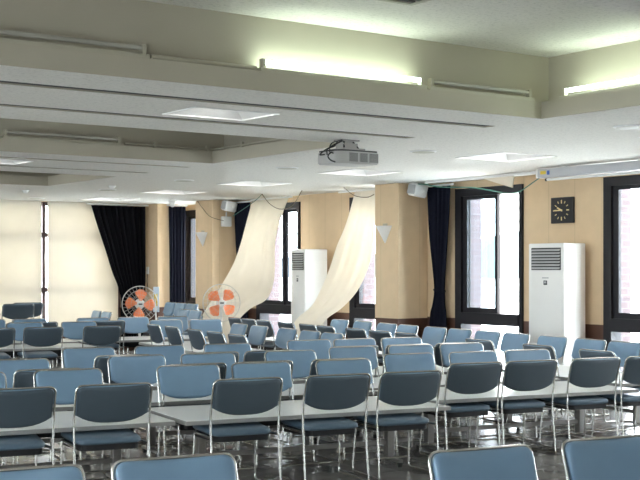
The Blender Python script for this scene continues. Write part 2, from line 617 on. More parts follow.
# wide window behind the shades
bm = bmesh.new()
for x in (SX0 + 0.03, 6.6, 8.845, SX1 - 0.03):
    box(bm, x - 0.03, YB - 0.03, 0.40, x + 0.03, YB + 0.09, ZC - 0.02)
for z in (0.43, 1.14, 2.13, ZC - 0.05):
    box(bm, SX0, YB + 0.0, z - 0.035, SX1, YB + 0.08, z + 0.035)
w9 = struct('window_9', bm, M['mullion'])
for x in (6.6, 8.845):
    for z in (1.14, 2.13):
        obj('bracket', new_box(x - 0.055, YB - 0.045, z - 0.045, x + 0.055, YB - 0.028, z + 0.045), M['mullion'], w9)
for a, b in ((SX0 + .06, 6.57), (6.63, 8.815), (8.875, SX1 - .06)):
    obj('pane', new_box(a, YB + 0.05, 0.46, b, YB + 0.055, ZC - 0.07), M['glass'], w9)

# outside: brick piers between the windows, the balcony slab, sea and hill
bm = bmesh.new()
edges = [YN] + [v for w in WIN for v in w] + [YB + 0.2]
for k in range(0, len(edges), 2):
    a, b = edges[k], edges[k + 1]
    box(bm, XW + 0.155, a + 0.0, -0.2, XW + 0.47, b - 0.0, 3.3)
struct('wall_outside', bm, M['brick'])
struct('ground_outside', new_box(XW - 60, -400, -14.2, 2600, 2600, -14.0), M['sea'])
bm = bmesh.new()
prev = None
prof = [0, 20, 38, 55, 48, 60, 85, 105, 96, 110, 90, 78, 60, 66, 50, 42, 30, 10]
for k, h in enumerate(prof):
    s = k / (len(prof) - 1)
    base = Vector((1250 + 900 * s, 2300 - 1900 * s, -14))
    dr = base.normalized()
    cur = [bm.verts.new(base + Vector((0, 0, 0))), bm.verts.new(base + dr * 120 + Vector((0, 0, h))), bm.verts.new(base + dr * 260)]
    if prev:
        bm.faces.new((prev[0], cur[0], cur[1], prev[1]))
        bm.faces.new((prev[1], cur[1], cur[2], prev[2]))
        bm.faces.new((prev[2], cur[2], cur[0], prev[0]))
    else:
        bm.faces.new((cur[0], cur[1], cur[2]))
    prev = cur
bm.faces.new((prev[2], prev[1], prev[0]))
bmesh.ops.recalc_face_normals(bm, faces=bm.faces[:])
struct('hill_outside', bm, M['hill'])

# ------------------------------------------------------------------ daylight portals in the window openings
def portal(loc, rot, sx, sy):
    d = bpy.data.lights.new('daylight_portal', 'AREA')
    d.shape = 'RECTANGLE'
    d.size, d.size_y = sx, sy
    d.cycles.is_portal = True
    o = bpy.data.objects.new('daylight_portal', d)
    COL.objects.link(o)
    o.location = loc
    o.rotation_euler = rot
for a, b in WIN:
    portal((XW + 0.14, (a + b) / 2, (WZ0 + WZ1) / 2), (PI / 2, 0, PI / 2), b - a, WZ1 - WZ0)
for a, b in ADDED_WIN:
    portal((XL - 0.14, (a + b) / 2, 1.7), (PI / 2, 0, -PI / 2), b - a, 1.8)
portal(((SX0 + SX1) / 2, YB + 0.13, 1.56), (PI / 2, 0, PI), SX1 - SX0, 2.3)

# ------------------------------------------------------------------ shades and curtains
def shade(x0, x1, label):
    t = thing('roller_shade', label, 'shade', (0, 0, 0), 0, 'roller shades on the back window')
    bm = bmesh.new()
    n = 30
    y = YB - 0.055
    a = [[], []]
    for i in range(n + 1):
        z = ZC - 0.004 - (ZC - 0.004 - 0.46) * i / n
        off = 0.004 * math.sin(i * 1.3)
        for s, sy in ((0, -0.0015), (1, 0.0015)):
            a[s].append([bm.verts.new((x0 + (x1 - x0) * k / 6, y + off + sy + 0.004 * math.sin(k * 2.1), z)) for k in range(7)])
    for s in (0, 1):
        for i in range(n):
            for k in range(6):
                q = (a[s][i][k], a[s][i + 1][k], a[s][i + 1][k + 1], a[s][i][k + 1])
                bm.faces.new(q if s == 0 else tuple(reversed(q)))
    obj('shade_cloth', bm, M['shade'], t, 60)
    obj('roller', new_tube([(x0, y + 0.024, ZC - 0.024), (x1, y + 0.024, ZC - 0.024)], 0.02, 10), M['offwhite'], t, 40)
    obj('hem_bar', new_tube([(x0, y, 0.455), (x1, y, 0.455)], 0.011, 8), M['offwhite'], t, 40)
shade(8.905, 10.30, 'cream roller shade between the brown mullion and the black curtain')
shade(6.66, 8.785, 'cream roller shade on the other side of the brown mullion from the black curtain')
shade(3.75, 6.54, 'cream roller shade at the far end of the back window, away from the curtains')

def curtain(name, rows, m, label, cat, fold, nfold, nu=64, thick=0.006, rail=None, group=None):
    t = thing(name, label, cat, (0, 0, 0), 0, group)
    obj('cloth', sheet(rows, nu, thick, fold, nfold), m, t, 80)
    if rail:
        bm = bmesh.new()
        (a, b) = rail
        d = (Vector(b) - Vector(a)).normalized()
        tube(bm, [a, b], 0.014, 8)
        obj('rail', bm, M['white_metal'], t, 40)
    return t

YC = 20.86
curtain('blackout_curtain', [((9.70, YC, 2.69), (10.79, YC, 2.69)), ((9.80, YC, 2.38), (10.79, YC, 2.38)), ((9.985, YC, 1.87), (10.79, YC, 1.87)),
        ((10.125, YC, 1.46), (10.79, YC, 1.46)), ((10.247, YC, 1.17), (10.78, YC, 1.17)), ((10.30, YC, 0.86), (10.76, YC, 0.86)), ((10.26, YC, 0.08), (10.78, YC, 0.08))],
        M['black_cloth'], 'black curtain swept aside at the end of the shaded window', 'curtain', 0.03, 9, 90, rail=((9.6, YC, 2.71), (10.86, YC, 2.71)))
XC = 11.52
def tied(yc, label, x=XC):
    rows = []
    for dz, l, r in ((2.68, .27, -.27), (2.30, .24, -.24), (1.95, .20, -.20), (1.45, .10, -.13), (1.20, .07, -.11), (1.0, .12, -.13), (0.80, .19, -.17), (0.08, .21, -.2)):
        rows.append(((x, yc + l, dz), (x, yc + r, dz)))
    t = curtain('blackout_curtain', rows, M['navy'], label, 'curtain', 0.035, 5, 70, rail=((x, yc + .31, 2.70), (x, yc - .31, 2.70)))
    obj('tie_band', new_tube([(x + 0.055 * math.cos(a), yc - .02 + 0.105 * math.sin(a), 1.21 + 0.01 * math.sin(a)) for a in [2 * PI * k / 20 for k in range(20)]], 0.012, 6, closed=True), M['navy'], t, 60)
tied(13.31, 'narrow navy curtain tied beside the window next to the near speaker pillar')
tied(18.58, 'narrow navy curtain beside the far speaker pillar, half hidden by a cream curtain')
curtain('blackout_curtain', [((11.10, 20.50, 2.69), (11.43, 20.46, 2.69)), ((11.12, 20.50, 1.5), (11.42, 20.46, 1.5)), ((11.12, 20.50, 0.08), (11.42, 20.46, 0.08))],
        M['navy'], 'dark straight curtain hanging against the corner pillar', 'curtain', 0.018, 5, 50, rail=((11.06, 20.5, 2.71), (11.47, 20.46, 2.71)))

Ca = [((11.50, 18.22, 2.70), (11.50, 17.08, 2.70)), ((11.26, 18.03, 2.32), (11.30, 17.00, 2.36)), ((11.05, 17.86, 1.975), (11.165, 16.97, 1.959)), ((10.818, 17.706, 1.634), (11.048, 16.807, 1.532)),
      ((10.592, 17.622, 1.351), (10.912, 16.659, 1.243)), ((10.291, 17.468, 1.059), (10.766, 16.64, 1.02)), ((10.12, 17.45, 0.86), (10.557, 16.788, 0.876)), ((10.02, 17.45, 0.66), (10.38, 16.88, 0.656)), ((10.0, 17.45, 0.30), (10.34, 16.95, 0.30))]
curtain('lining_curtain', Ca, M['sheer'], 'cream curtain swept out from the far window, ending behind the upright orange fan', 'curtain', 0.013, 2, 60, rail=((11.50, 18.25, 2.715), (11.50, 16.98, 2.715)))
Cb = [((11.46, 15.20, 2.70), (11.46, 14.55, 2.70)), ((11.32, 15.24, 2.214), (11.52, 14.78, 2.142)), ((11.18, 15.29, 1.869), (11.47, 14.78, 1.743)), ((11.0, 15.226, 1.53), (11.33, 14.751, 1.44)),
      ((10.787, 15.152, 1.214), (11.096, 14.688, 1.158)), ((10.56, 15.075, 0.965), (10.807, 14.647, 0.941)), ((10.30, 15.039, 0.808), (10.522, 14.604, 0.802)), ((10.15, 15.008, 0.66), (10.40, 14.607, 0.66)), ((10.08, 15.0, 0.50), (10.36, 14.60, 0.50))]
curtain('lining_curtain', Cb, M['sheer'], 'cream curtain swept diagonally across beside the near speaker pillar', 'curtain', 0.012, 2, 60, rail=((11.46, 15.62, 2.715), (11.46, 14.30, 2.715)))

# white curtain track along the ceiling over the near windows, and the loose flap
tag(obj('curtain_track', new_box(11.18, 9.2, ZC - 0.035, 11.23, 13.2, ZC, bev=0.004), M['white_metal']), 'white curtain track running along the ceiling above the window by the clock', 'track')
bm = bmesh.new()
pa = [(11.20, 12.05, 2.705), (11.20, 11.48, 2.705), (11.20, 11.50, 2.555), (11.20, 11.62, 2.585)]
A = [bm.verts.new(p) for p in pa]; B = [bm.verts.new((p[0] + 0.012, p[1], p[2])) for p in pa]
bm.faces.new(A); bm.faces.new(list(reversed(B)))
for k in range(4):
    bm.faces.new((A[k], B[k], B[(k + 1) % 4], A[(k + 1) % 4]))
bmesh.ops.recalc_face_normals(bm, faces=bm.faces[:])
tag(obj('cloth_flap', bm, M['sheer']), 'small triangular cream cloth flap hanging from the track above the open window', 'cloth')

# ------------------------------------------------------------------ ceiling lights
def troffer(rect, label):
    a, b, c, d = rect
    x, y = (a + b) / 2, (c + d) / 2
    t = thing('ceiling_light', label, 'ceiling light', (x, y, ZC), 0, 'recessed ceiling lights')
    hx, hy = (b - a) / 2, (d - c) / 2
    bm = bmesh.new()
    w = 0.02
    e = 0.001
    slab(bm, (-hx - w, hx + w), (-hy - w, hy + w), (-0.008, -0.0005), [(-hx + 0.004, hx - 0.004, -hy + 0.004, hy - 0.004)], 'xyz')
    obj('frame', bm, M['white_metal'], t)
    # sloping reflector, open below
    bm = bmesh.new()
    o_ = [bm.verts.new(p) for p in ((-hx + e, -hy + e, 0), (hx - e, -hy + e, 0), (hx - e, hy - e, 0), (-hx + e, hy - e, 0))]
    kx, ky = hx - 0.16, hy - 0.13
    i_ = [bm.verts.new(p) for p in ((-kx, -ky, 0.085), (kx, -ky, 0.085), (kx, ky, 0.085), (-kx, ky, 0.085))]
    for k in range(4):
        bm.faces.new((o_[k], o_[(k + 1) % 4], i_[(k + 1) % 4], i_[k]))
    obj('reflector', bm, M['white_metal'], t)
    obj('diffuser', new_box(-kx, -ky, 0.082, kx, ky, 0.092), M['troffer'], t)
ORD = ['first', 'second', 'third', 'fourth', 'fifth', 'sixth', 'seventh', 'eighth', 'ninth', 'tenth', 'eleventh', 'twelfth', 'thirteenth', 'fourteenth']
troffer(NEARL[0], 'recessed ceiling light between the two long slots nearest the lit cove')
troffer(NEARL[1], 'recessed ceiling light between the second and third coves, over the tables')
troffer(NEARL[2], 'recessed ceiling light between the nearer slots, on the side away from the windows')
troffer(NEARL[3], 'recessed ceiling light between the farther slots, on the side away from the windows')
troffer(NEARL[4], 'added unseen recessed ceiling light before the lit cove, towards the windows')
troffer(NEARL[5], 'added unseen recessed ceiling light before the lit cove, far from the windows')
names = ['closest behind the projection screen', 'next along over the screen', 'between the screen case and the projector', 'just beyond the projector', 'third beyond the screen case', 'fourth beyond the screen case', 'fifth and last, near the shaded wall']
for r, n in zip(FARL, names):
    troffer(r, 'recessed square light in the window-side row, ' + n)

# cove fixtures on the ledges
def fixture(p0, p1, lit, label, twin=True):
    """batten from p0 to p1 standing on the ledge"""
    a, b = Vector(p0), Vector(p1)
    L = (b - a).length
    ang = math.atan2(b.y - a.y, b.x - a.x)
    t = thing('cove_lamp', label, 'fluorescent lamp', a, ang, 'fluorescent cove lamps')
    obj('batten', new_box(0, -0.035, 0.0, L, 0.035, 0.03, bev=0.004), M['offwhite'], t)
    for x in (0.02, L - 0.05):
        obj('socket', new_box(x, -0.022, 0.03, x + 0.03, 0.022, 0.095, bev=0.004), M['offwhite'], t)
    obj('tube', new_tube([(0.05, 0, 0.072), (L - 0.05, 0, 0.072)], 0.0165, 12), M['tube_on'] if lit else M['tube_off'], t, 40)
    return t
Y1 = COVES[0][3] + 0.05
fixture((2.56, Y1, ZL), (3.78, Y1, ZL), False, 'unlit fluorescent batten on the ledge of the nearest ceiling cove, before the bare pipe')
fixture((4.64, Y1, ZL), (6.15, Y1, ZL), True, 'glowing fluorescent tube on the long ledge of the nearest ceiling cove')
fixture((6.18, Y1, ZL), (7.30, Y1, ZL), False, 'unlit fluorescent batten at the cove corner, beyond the long glowing tube')
X1 = COVES[0][1] + 0.07
fixture((X1, 7.06, ZL), (X1, 5.50, ZL), True, 'glowing fluorescent tube on the short ledge around the cove corner')
fixture((X1, 5.45, ZL), (X1, 4.2, ZL), False, 'unlit fluorescent batten on the short ledge before the glowing tube')
Y2 = COVES[1][3] + 0.05
fixture((4.80, Y2, ZL), (6.18, Y2, ZL), False, 'unlit fluorescent batten on the ledge of the middle dark cove')
Y3 = COVES[2][3] + 0.05
fixture((5.2, Y3, ZL), (6.5, Y3, ZL), False, 'unlit fluorescent batten in the farthest dark cove')

def conduit(pts, label, r=0.011, posts=()):
    t = thing('conduit', label, 'pipe', (0, 0, 0), 0, 'bare conduits on the cove ledges')
    obj('pipe', new_tube(rounded(pts, 0.04), r, 8), M['offwhite'], t, 50)
    for p in posts:
        obj('clamp', new_box(p[0] - 0.018, p[1] - 0.018, ZL, p[0] + 0.018, p[1] + 0.018, p[2] + 0.03, bev=0.003), M['offwhite'], t)
conduit([(3.80, Y1, ZL + 0.02), (4.62, Y1, ZL + 0.02)], 'bare pipe between the unlit batten and glowing tube of the nearest cove', 0.018)
X2 = COVES[1][1] + 0.06
conduit([(6.22, Y2, ZL + 0.03), (X2, Y2, ZL + 0.03), (X2, 10.2, ZL + 0.03)], 'bare pipe turning the corner of the middle dark cove', 0.012,
        [(6.6, Y2, ZL + 0.04), (7.28, Y2, ZL + 0.04), (X2, 11.9, ZL + 0.04), (X2, 11.0, ZL + 0.04)])

# round ceiling speakers along the window side
for y, n in ((7.15, 'beside the lit cove'), (9.9, 'before the projector'), (12.45, 'past the projector'), (15.0, 'above the second cream curtain'), (17.4, 'above the upright fan'), (20.2, 'by the shaded wall')):
    t = thing('ceiling_speaker', 'flat round ceiling speaker in the window-side line, ' + n, 'ceiling speaker', (8.36, y, ZC), 0, 'round ceiling speakers')
    bm = bmesh.new()
    lathe(bm, [(0.14, 0.0), (0.14, -0.006), (0.122, -0.012)], 28)
    obj('rim', bm, M['white_metal'], t, 40)
    obj('grille', lathe(bmesh.new(), [(0.118, -0.0122), (0.118, -0.0135), (0.05, -0.016)], 28), M['offwhite'], t, 40)
for (x, y, lab) in ((8.05, 16.6, 'small domed smoke detector on the ceiling near the far windows'), (7.4, 18.3, 'small domed smoke detector on the ceiling over the back tables')):
    t = thing('smoke_detector', lab, 'smoke detector', (x, y, ZC))
    obj('base', lathe(bmesh.new(), [(0.055, 0.0), (0.055, -0.015)], 20), M['white'], t, 40)
    obj('dome', lathe(bmesh.new(), [(0.042, -0.015), (0.040, -0.032), (0.026, -0.045), (0.008, -0.048)], 20), M['white'], t, 40)
t = thing('dome_camera', 'small white dome fitting hanging from the ceiling by the corner pillar', 'ceiling fitting', (10.55, 19.35, ZC))
obj('base', lathe(bmesh.new(), [(0.07, 0), (0.07, -0.03), (0.05, -0.05)], 20), M['white'], t, 40)
obj('dome', lathe(bmesh.new(), [(0.045, -0.05), (0.043, -0.09), (0.03, -0.12), (0.008, -0.13)], 20), M['white'], t, 40)
# vent in the cove top
t = thing('ceiling_vent', 'dark square vent in the top of the nearest cove', 'vent', (5.0, 6.1, ZT))
obj('frame', slab(bmesh.new(), (-0.3, 0.3), (-0.3, 0.3), (-0.02, 0.0), [(-0.26, 0.26, -0.26, 0.26)], 'xyz'), M['offwhite'], t)
for k in range(8):
    obj('slat', new_box(-0.26, -0.245 + k * 0.065, -0.016, 0.26, -0.215 + k * 0.065, -0.004), M['slot'], t)

# ------------------------------------------------------------------ projector
t = thing('projector', 'white ceiling projector with three grey side grilles and dangling cables', 'projector', (7.03, 9.47, 2.505))
def rounded_plan(bm, outline, z0, z1, mi=0):
    lo = [bm.verts.new((x, y, z0)) for x, y in outline]
    hi = [bm.verts.new((x, y, z1)) for x, y in outline]
    n = len(outline)
    bm.faces.new(list(reversed(lo))).material_index = mi
    bm.faces.new(hi).material_index = mi
    for k in range(n):
        bm.faces.new((lo[k], lo[(k + 1) % n], hi[(k + 1) % n], hi[k])).material_index = mi
    return bm
outl = [(-0.21, -0.02), (-0.195, -0.09), (-0.155, -0.135), (-0.09, -0.155), (0.27, -0.155), (0.285, -0.14), (0.285, 0.17), (0.27, 0.185), (-0.19, 0.185), (-0.21, 0.15)]
bm = rounded_plan(bmesh.new(), outl, 0.0, 0.115)
bmesh.ops.bevel(bm, geom=[e for e in bm.edges if abs(e.verts[0].co.z - e.verts[1].co.z) < 1e-6], offset=0.008, segments=2, affect='EDGES')
obj('body', bm, M['proj'], t, 35)
bm = rounded_plan(bmesh.new(), [(x * 0.97, y * 0.96) for x, y in outl], 0.115, 0.128)
obj('top_cover', bm, M['dark'], t)
for x0, x1 in ((-0.075, 0.03), (0.05, 0.145), (0.165, 0.272)):
    g = obj('grille', new_box(x0, -0.160, 0.014, x1, -0.1545, 0.102, bev=0.002), M['steel'], t)
    bm = bmesh.new()
    for k in range(9):
        z = 0.021 + k * 0.009
        box(bm, x0 + 0.006, -0.1625, z, x1 - 0.006, -0.1595, z + 0.0035)
    obj('louvre', bm, M['dark'], g)
obj('lens', new_tube([(0.285, 0.03, 0.06), (0.31, 0.03, 0.06)], 0.038, 18), M['dark'], t, 40)
bm = bmesh.new()
box(bm, -0.10, -0.10, 0.128, 0.16, 0.12, 0.15)
box(bm, -0.06, -0.06, 0.15, 0.10, 0.08, 0.20)
box(bm, -0.03, -0.03, 0.20, 0.07, 0.05, 0.222)
box(bm, -0.09, -0.05, 0.222, 0.13, 0.07, ZC - 2.505)
mo = obj('mount', bm, M['steel'], t)
for x in (-0.07, 0.11):
    obj('mount_arm', new_tube([(x, -0.07, 0.14), (x * 0.6, -0.03, 0.215)], 0.009, 8), M['dark'], mo)
for pts in ([(-0.19, -0.06, 0.09), (-0.25, -0.12, 0.10), (-0.29, -0.10, 0.06), (-0.25, -0.10, 0.02), (-0.19, -0.09, 0.01)],
            [(-0.20, -0.02, 0.10), (-0.24, -0.07, 0.15), (-0.22, -0.08, 0.19), (-0.08, -0.05, 0.225)],
            [(-0.20, 0.02, 0.08), (-0.27, -0.06, 0.12), (-0.20, -0.08, 0.17), (-0.12, -0.06, 0.20), (-0.05, -0.03, 0.225)],
            [(-0.20, 0.06, 0.09), (-0.33, -0.02, 0.07), (-0.28, -0.08, 0.13), (-0.17, -0.06, 0.16), (-0.1, 0.0, 0.21)]):
    obj('cable', new_tube(rounded(pts, 0.05), 0.007, 6), M['rubber'], t, 60)

# ------------------------------------------------------------------ projection screen case
t = thing('projection_screen', 'long white rolled projection screen case hung below the ceiling near the clock', 'projection screen', (10.9, 10.7, ZC))
obj('case', new_box(-0.06, -3.1, -0.125, 0.06, 0.0, -0.02, bev=0.012), M['case_metal'], t, 35)
obj('end_cap', new_box(-0.064, -0.0, -0.124, 0.064, 0.03, -0.016, bev=0.01), M['white'], t, 35)
obj('bottom_bar', new_tube([(-0.015, -3.05, -0.150), (-0.015, -0.12, -0.150)], 0.016, 10), M['white'], t, 40)
obj('bar_end', new_tube([(-0.015, -0.12, -0.150), (-0.015, -0.095, -0.150)], 0.018, 10), M['dark'], t, 40)
for y in (-0.4, -1.55, -2.8):
    obj('bracket', new_box(-0.03, y - 0.03, -0.024, 0.03, y + 0.03, 0.0), M['white'], t)
obj('yellow_sticker', new_box(-0.0625, -0.14, -0.085, -0.0598, -0.05, -0.045), M['yellow'], t)
obj('blue_sticker', new_box(-0.0625, -0.20, -0.095, -0.0598, -0.16, -0.045), M['blue'], t)

# ------------------------------------------------------------------ speakers on the pillars
def wall_speaker(x, y, z, label, rot):
    t = thing('wall_speaker', label, 'speaker', (x, y, z), rot, 'white pillar speakers')
    out = [(-0.105, -0.05), (-0.10, -0.09), (0.10, -0.09), (0.105, -0.05), (0.08, 0.14), (-0.08, 0.14)]
    bm = rounded_plan(bmesh.new(), out, -0.09, 0.09)
    bmesh.ops.bevel(bm, geom=bm.edges[:], offset=0.018, segments=3, affect='EDGES')
    obj('cabinet', bm, M['white'], t, 40)
    obj('grille', new_box(-0.095, -0.098, -0.066, 0.095, -0.088, 0.066, bev=0.006), M['grey'], t)
    bm = bmesh.new()
    box(bm, 0.06, 0.02, -0.02, 0.155, 0.06, 0.02)
    obj('bracket', bm, M['white'], t)
    t.rotation_euler = (math.radians(-9), math.radians(8), rot)
    return t
wall_speaker(11.31, 13.54, 2.635, 'white speaker on the side of the near tan pillar, next to the navy curtain', math.radians(-98))
wall_speaker(11.33, 18.74, 2.63, 'white speaker above a small box on the far tan pillar', math.radians(-98))
t = thing('wall_box', 'small square white box under the speaker on the far pillar', 'box', (11.36, 18.90, 2.36))
obj('case', new_box(-0.09, -0.09, -0.09, 0.09, 0.0, 0.09, bev=0.012), M['white'], t, 35)
obj('stem', new_tube([(0, -0.045, 0.088), (0, -0.045, 0.17)], 0.012, 8), M['white'], t, 40)

# sconces: half cones point-down on the pillars' room side
def sconce(y, z, label):
    t = thing('wall_sconce', label, 'wall lamp', (11.1, y, z), 0, 'white cone sconces on the pillars')
    bm = bmesh.new()
    seg = 14
    R, D, H = 0.155, 0.13, 0.25
    top = [bm.verts.new((-D * math.sin(PI * k / seg), R * math.cos(PI * k / seg), 0)) for k in range(seg + 1)]
    tip = bm.verts.new((-0.012, 0.0, -H))
    bk = bm.verts.new((-0.0005, 0, -H))
    for k in range(seg):
        bm.faces.new((top[k], tip, top[k + 1]))
    bm.faces.new((top[0], bk, tip))
    bm.faces.new((top[-1], tip, bk))
    bmesh.ops.recalc_face_normals(bm, faces=bm.faces[:])
    obj('lamp_shade', bm, M['lamp_glass'], t, 30)
    obj('wall_plate', new_box(-0.012, -0.05, -0.12, -0.0005, 0.05, 0.035, bev=0.003), M['offwhite'], t)
sconce(13.99, 2.135, 'white cone wall lamp on the near pillar beside the cream curtain')
sconce(19.22, 2.17, 'white cone wall lamp on the far pillar above the upright fan')

# ------------------------------------------------------------------ clock
t = thing('wall_clock', 'black square wall clock with brass marks on the tan wall', 'clock', (XW, 11.035, 2.26))
obj('case', new_box(-0.04, -0.19, -0.165, -0.0005, 0.19, 0.165, bev=0.008), M['dark'], t, 35)
obj('dial', new_box(-0.0425, -0.178, -0.153, -0.039, 0.178, 0.153), M['black'], t)
for k in range(12):
    a = 2 * PI * k / 12
    r0, r1 = (0.085, 0.130) if k % 3 == 0 else (0.098, 0.128)
    bm = bmesh.new()
    w = 0.0075 if k % 3 == 0 else 0.0048
    c, s = math.cos(a), math.sin(a)
    q = [(r0, -w), (r1, -w), (r1, w), (r0, w)]
    # seen from the room, clockwise runs towards -Y
    P = [(-(r * s + o * c), r * c - o * s) for r, o in q]
    A = [bm.verts.new((-0.046, y, z)) for y, z in P]; B = [bm.verts.new((-0.042, y, z)) for y, z in P]
    bm.faces.new(A); bm.faces.new(B)
    for j in range(4):
        bm.faces.new((A[j], B[j], B[(j + 1) % 4], A[(j + 1) % 4]))
    bmesh.ops.recalc_face_normals(bm, faces=bm.faces[:])
    obj('hour_mark', bm, M['gold'], t)
def hand(name, ang, L, w, x):
    a = math.radians(ang); c, s = math.cos(a), math.sin(a)
    bm = bmesh.new()
    P = [(-(r * s + o * c), r * c - o * s) for r, o in ((-0.02, -w), (L, -w * 0.7), (L, w * 0.7), (-0.02, w))]
    A = [bm.verts.new((x, y, z)) for y, z in P]; B = [bm.verts.new((x + 0.003, y, z)) for y, z in P]
    bm.faces.new(A); bm.faces.new(B)
    for j in range(4):
        bm.faces.new((A[j], B[j], B[(j + 1) % 4], A[(j + 1) % 4]))
    bmesh.ops.recalc_face_normals(bm, faces=bm.faces[:])
    obj(name, bm, M['gold'], t)
hand('hour_hand', 296, 0.08, 0.011, -0.051)
hand('minute_hand', 268, 0.135, 0.009, -0.055)

# switch on the corner pillar
t = thing('wall_switch', 'small white switch with a cord on the corner pillar', 'switch', (10.9, 20.95, 1.49))
obj('plate', new_box(-0.015, -0.05, -0.07, -0.0005, 0.05, 0.07, bev=0.004), M['white'], t)
obj('cord', new_tube([(-0.012, 0, -0.06), (-0.015, 0.01, -0.2), (-0.012, -0.01, -0.36)], 0.006, 6), M['rubber'], t)

# ------------------------------------------------------------------ floor-standing air conditioners
def aircon(loc, rz, label):
    """front faces -X; origin at the near front corner"""
    t = thing('air_conditioner', label, 'air conditioner', loc, rz, 'floor-standing air conditioners')
    W, D, H = 0.60, 0.385, 1.83
    obj('body', new_box(0.0, 0.0, 0.03, D, W, H, bev=0.012), M['white_metal'], t, 35)
    obj('base', new_box(0.02, 0.02, 0.0, D - 0.02, W - 0.02, 0.04), M['dark'], t)
    obj('outlet', new_box(-0.003, 0.05, 1.50, 0.004, W - 0.05, 1.775, bev=0.002), M['dark'], t)
    for k in range(7):
        bm = bmesh.new()
        z = 1.512 + k * 0.037
        P = [(-0.016, z), (-0.002, z + 0.018), (-0.002, z + 0.024), (-0.018, z + 0.006)]
        A = [bm.verts.new((x, 0.06, zz)) for x, zz in P]; B = [bm.verts.new((x, W - 0.06, zz)) for x, zz in P]
        bm.faces.new(A); bm.faces.new(B)
        for j in range(4):
            bm.faces.new((A[j], B[j], B[(j + 1) % 4], A[(j + 1) % 4]))
        bmesh.ops.recalc_face_normals(bm, faces=bm.faces[:])
        obj('louvre', bm, M['grey'], t)
    obj('front_panel', new_box(-0.006, 0.012, 0.62, 0.004, W - 0.012, 1.48, bev=0.004), M['white'], t, 35)
    cp = obj('control_panel', new_box(-0.010, 0.275, 1.315, -0.004, 0.335, 1.37, bev=0.002), M['dark'], t)
    obj('display', new_box(-0.0115, 0.285, 1.335, -0.0095, 0.325, 1.36), M['grey'], cp)
    obj('name_plate', new_box(-0.0075, 0.25, 1.395, -0.0055, 0.36, 1.41), M['grey'], t)
    obj('return_grille', new_box(-0.006, 0.03, 0.10, 0.004, W - 0.03, 0.58, bev=0.003), M['white'], t)
aircon((11.15, 10.56, 0), 0.0, 'tall white air conditioner standing below the wall clock')
aircon((11.10, 16.03, 0), math.radians(-12.9), 'tall white air conditioner between the two cream curtains')

# ------------------------------------------------------------------ cables along the windows
def cable(pts, m, label, r=0.008):
    P = [Vector(p) for p in pts]
    fine = []
    n = len(P)
    for i in range(n - 1):
        p = [P[max(0, min(n - 1, i + d))] for d in (-1, 0, 1, 2)]
        for j in range(6):
            u = j / 6
            fine.append(0.5 * ((2 * p[1]) + (p[2] - p[0]) * u + (2 * p[0] - 5 * p[1] + 4 * p[2] - p[3]) * u * u + (3 * p[1] - p[0] - 3 * p[2] + p[3]) * u ** 3))
    fine.append(P[-1])
    tag(obj('cable', new_tube(fine, r, 6), m, None, 60), label, 'cable', 'cables slung along the windows')
cable([(11.30, 13.66, 2.73), (11.25, 13.287, 2.70), (11.25, 12.968, 2.647), (11.25, 12.357, 2.606), (11.25, 11.969, 2.55), (11.25, 11.687, 2.499), (11.25, 11.45, 2.499), (11.25, 11.271, 2.566), (11.0, 10.75, 2.667)], M['green'],
      'green cable sagging across the open window top towards the screen case')
cable([(10.9, 17.872, 2.412), (10.9, 17.49, 2.531), (10.9, 17.149, 2.648), (10.9, 16.967, 2.735)], M['green'], 'short green cable rising over the far cream curtain', 0.006)
cable([(10.9, 16.967, 2.735), (10.9, 16.729, 2.564), (10.9, 16.437, 2.472), (10.9, 16.096, 2.506), (10.9, 15.819, 2.735)], M['wire_dark'], 'thin brown cable sagging between ceiling points by the far cream curtain', 0.006)
cable([(11.06, 19.35, 2.735), (11.05, 19.15, 2.60), (11.04, 18.87, 2.44), (11.27, 18.80, 2.37)], M['wire_dark'], 'thin brown cable sagging across the far pillar to its white box', 0.006)
cable([(11.03, 14.9, 2.735), (11.0, 14.6, 2.60), (11.0, 14.3, 2.56), (11.06, 14.2, 2.60)], M['wire_dark'], 'thin brown cable crossing the top of the near cream curtain', 0.006)

